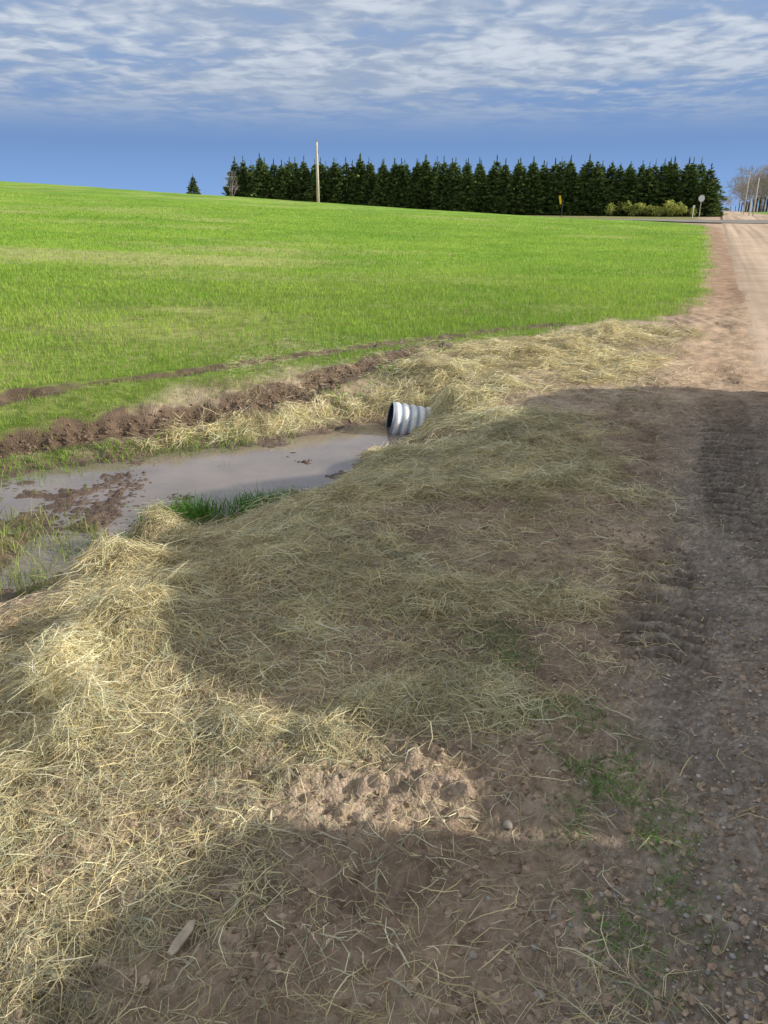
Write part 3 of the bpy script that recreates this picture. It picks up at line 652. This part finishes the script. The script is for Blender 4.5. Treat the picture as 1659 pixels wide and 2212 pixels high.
def sidewin(ya,yb,yc,yd,sgn):
    bm=bmesh.new()
    def P(y_,t): return (sgn*((.92+(WR/2-.92)*t)+.008),y_,1.1+(ZR-1.1)*t)
    vs=[bm.verts.new(q) for q in(P(ya,.15),P(yb,.15),P(yc,.85),P(yd,.85))];bm.faces.new(vs);return bm
for sg in(-1,1):
    bm_obj('window',sidewin(-.65,.9,.4,-.65,sg),glass,car);bm_obj('window',sidewin(-1.6,-.75,-.75,-1.6,sg),glass,car);bm_obj('window',sidewin(-2.5,-1.7,-1.7,-2.15,sg),glass,car)
    h_=prism([(1.9,.86),(2.43,.80),(2.44,.66),(2.0,.70)],.3,.02);o=bm_obj('headlight',h_,lampm,car);o.location=(sg*.78,.025,.02)
    h_=prism([(-2.64,.85),(-2.64,1.1),(-2.5,1.1),(-2.5,.85)],.14,.01);o=bm_obj('taillight',h_,redl,car);o.location=(sg*.84,-.42,0)
    o=bm_obj('mirror',prism([(-.1,0),(.08,.02),(.08,.18),(-.1,.2)],.2,.02),paint,car);o.location=(sg*1.05,.95,1.15)
bm=bmesh.new();vs=[bm.verts.new(q) for q in((-.78,1.18,1.2),(.78,1.18,1.2),(.7,.58,1.83),(-.7,.58,1.83))];bm.faces.new(vs);o=bm_obj('windshield',bm,glass,car);o.location=(0,.04,.03)
bm_obj('bumper',prism([(2.42,.4),(2.58,.42),(2.6,.66),(2.44,.7)],1.82,.03),paint,car)
def wheel(par,px,py,steer=0,rw=.38,wd=.25):
    w=bpy.data.objects.new('wheel',None);COL.objects.link(w);w.parent=par;w.location=(px,py,rw);w.rotation_euler=(0,0,steer)
    pf=[(-wd/2,.24),(-wd/2,rw-.05),(-wd/2+.03,rw-.01),(-wd/4,rw),(wd/4,rw),(wd/2-.03,rw-.01),(wd/2,rw-.05),(wd/2,.24)]
    bm_obj('tyre',tube(pf,40),rub,w,True)
    bm=tube([(-.09,.02),(-.10,.08),(-.07,.12),(-.07,.2),(-.11,.245),(.09,.245)],40);bm_obj('rim',bm,alu,w,True)
    bm=bmesh.new();
    for k in range(5):
        m=Matrix.Rotation(k*2*math.pi/5,4,'X')@Matrix.Translation((-.09,0,.14))
        g_=bmesh.ops.create_cube(bm,size=1);bmesh.ops.scale(bm,vec=(.03,.05,.2),verts=g_['verts']);bmesh.ops.transform(bm,matrix=m,verts=g_['verts'])
    bm_obj('spokes',bm,alu,w)
    if px>0: w.rotation_euler=(0,0,math.pi+steer)
wheel(car,-.84,1.62,.12);wheel(car,.84,1.62,.12);wheel(car,-.84,-1.9);wheel(car,.84,-1.9)
tr=bpy.data.objects.new('shadow_trailer',None);COL.objects.link(tr)  # trailer added out of view to cast the lower foreground shadow
fx,fy=math.sin(-HD),math.cos(HD)
TD=3.04+.05+1.6
tr.location=(CX-fx*TD,CY-fy*TD,0);tr.rotation_euler=(0,0,HD);set_(tr,'unseen trailer added behind the parked vehicle to cast a shadow','trailer')
tb=mat('shadow_trailer_panels',(.5,.5,.5),.5,.1,var=.05)
bm_obj('box_body',prism([(-1.6,.35),(-1.6,1.50),(-1.5,1.57),(1.2,1.57),(1.6,1.42),(1.6,.35)],1.8,.03),tb,tr)
bm_obj('chassis',prism([(-1.6,.24),(-1.6,.34),(1.6,.34),(1.6,.24)],1.5,.01),darkm,tr)
wheel(tr,-.98,-.1,0,.34,.2);wheel(tr,.98,-.1,0,.34,.2)

# ---------------------------------------------------------------- light and sky
EL=math.radians(25)
sun=bpy.data.lights.new('sun','SUN');sun.energy=5.0;sun.angle=math.radians(1.0);sun.color=(1,.92,.78)
so=bpy.data.objects.new('sun',sun);COL.objects.link(so)
so.rotation_euler=Vector((-math.cos(EL),.04,-math.sin(EL))).to_track_quat('-Z','Y').to_euler();so.location=(20,0,12)
w=bpy.data.worlds.new('World');sc.world=w;w.use_nodes=True;nt=w.node_tree;N=nt.nodes;Lk=nt.links;bg=N['Background']
tc=N.new('ShaderNodeTexCoord');sx=N.new('ShaderNodeSeparateXYZ');Lk.new(tc.outputs['Generated'],sx.inputs[0])
def M(op,a,b_=None,c_=None):
    m=N.new('ShaderNodeMath');m.operation=op
    for i,v in enumerate((a,b_,c_)):
        if v is None: continue
        if isinstance(v,(int,float)): m.inputs[i].default_value=v
        else: Lk.new(v,m.inputs[i])
    return m.outputs[0]
zz=M('MAXIMUM',sx.outputs['Z'],0.0);den=M('ADD',zz,.05)
cv=N.new('ShaderNodeCombineXYZ');Lk.new(M('DIVIDE',sx.outputs['X'],den),cv.inputs[0]);Lk.new(M('DIVIDE',sx.outputs['Y'],den),cv.inputs[1])
def noise(sc_,det,ro,dist=0,off=(0,0,0),scl=(1,1,1)):
    mp=N.new('ShaderNodeMapping');mp.inputs['Location'].default_value=off;mp.inputs['Scale'].default_value=scl;Lk.new(cv.outputs[0],mp.inputs[0])
    n=N.new('ShaderNodeTexNoise');n.inputs['Scale'].default_value=sc_;n.inputs['Detail'].default_value=det;n.inputs['Roughness'].default_value=ro;n.inputs['Distortion'].default_value=dist;Lk.new(mp.outputs[0],n.inputs['Vector']);return n.outputs['Fac']
def MR(v,a,b_,c_=0,d_=1,sm=True):
    m=N.new('ShaderNodeMapRange');m.interpolation_type='SMOOTHSTEP' if sm else 'LINEAR'
    for i,q in zip(('From Min','From Max','To Min','To Max'),(a,b_,c_,d_)): m.inputs[i].default_value=q
    Lk.new(v,m.inputs['Value']);return m.outputs[0]
def MIX(f,a,b_):
    m=N.new('ShaderNodeMix');m.data_type='RGBA'
    if isinstance(f,float): m.inputs[0].default_value=f
    else: Lk.new(f,m.inputs[0])
    for i,q in((6,a),(7,b_)):
        if isinstance(q,tuple): m.inputs[i].default_value=(*q,1)
        else: Lk.new(q,m.inputs[i])
    return m.outputs[2]
rp=N.new('ShaderNodeValToRGB');Lk.new(M('MULTIPLY',zz,4.0),rp.inputs[0])
cr=rp.color_ramp;cr.elements[0].position=0;cr.elements[0].color=(.27,.45,.80,1);cr.elements[1].position=1;cr.elements[1].color=(.32,.43,.62,1)
for p_,c_ in((.12,(.215,.39,.75)),(.3,(.165,.30,.60)),(.45,(.20,.33,.60)),(.7,(.24,.38,.66))):
    e_=cr.elements.new(p_);e_.color=(*c_,1)
big=noise(.5,4,.5,.3,(3.1,1.2,0));med=noise(1.45,6,.5,.5,(7.3,2.1,0),(1.05,1.1,1));fine=noise(5.5,4,.5,.5,(1.3,5.1,0),(1.1,1.1,1))
den_=M('ADD',M('MULTIPLY',big,.35),M('ADD',M('MULTIPLY',med,.45),M('MULTIPLY',fine,.2)))
band=MR(sx.outputs['Z'],.07,.14)
grey=M('MULTIPLY',MR(den_,.34,.55),band)
c1=MIX(M('MULTIPLY',grey,.9),rp.outputs[0],(.36,.435,.57))
lit=M('MULTIPLY',MR(M('ADD',M('MULTIPLY',med,.55),M('MULTIPLY',fine,.45)),.43,.63),MR(sx.outputs['Z'],.085,.17))
c2=MIX(M('MULTIPLY',lit,.95),c1,(.66,.72,.81))
c2=MIX(MR(sx.outputs['Z'],.25,.6,0,.75),c2,(.60,.585,.57))
sky=N.new('ShaderNodeTexSky');sky.sky_type='NISHITA';sky.sun_disc=False;sky.sun_elevation=EL;sky.sun_rotation=math.radians(90)
sk=N.new('ShaderNodeVectorMath');sk.operation='SCALE';Lk.new(sky.outputs[0],sk.inputs[0]);sk.inputs['Scale'].default_value=.09
c3=MIX(.06,c2,sk.outputs[0])
Lk.new(c3,bg.inputs['Color']);bg.inputs['Strength'].default_value=1.0

# ---------------------------------------------------------------- camera
cam=bpy.data.cameras.new('camera');co=bpy.data.objects.new('camera',cam);COL.objects.link(co);sc.camera=co
cam.sensor_fit='VERTICAL';cam.sensor_height=36;cam.sensor_width=27;cam.lens=26.7;cam.clip_end=4000;cam.clip_start=.02
co.location=(0,0,1.6);co.rotation_euler=(math.radians(90-21.6),0,0)
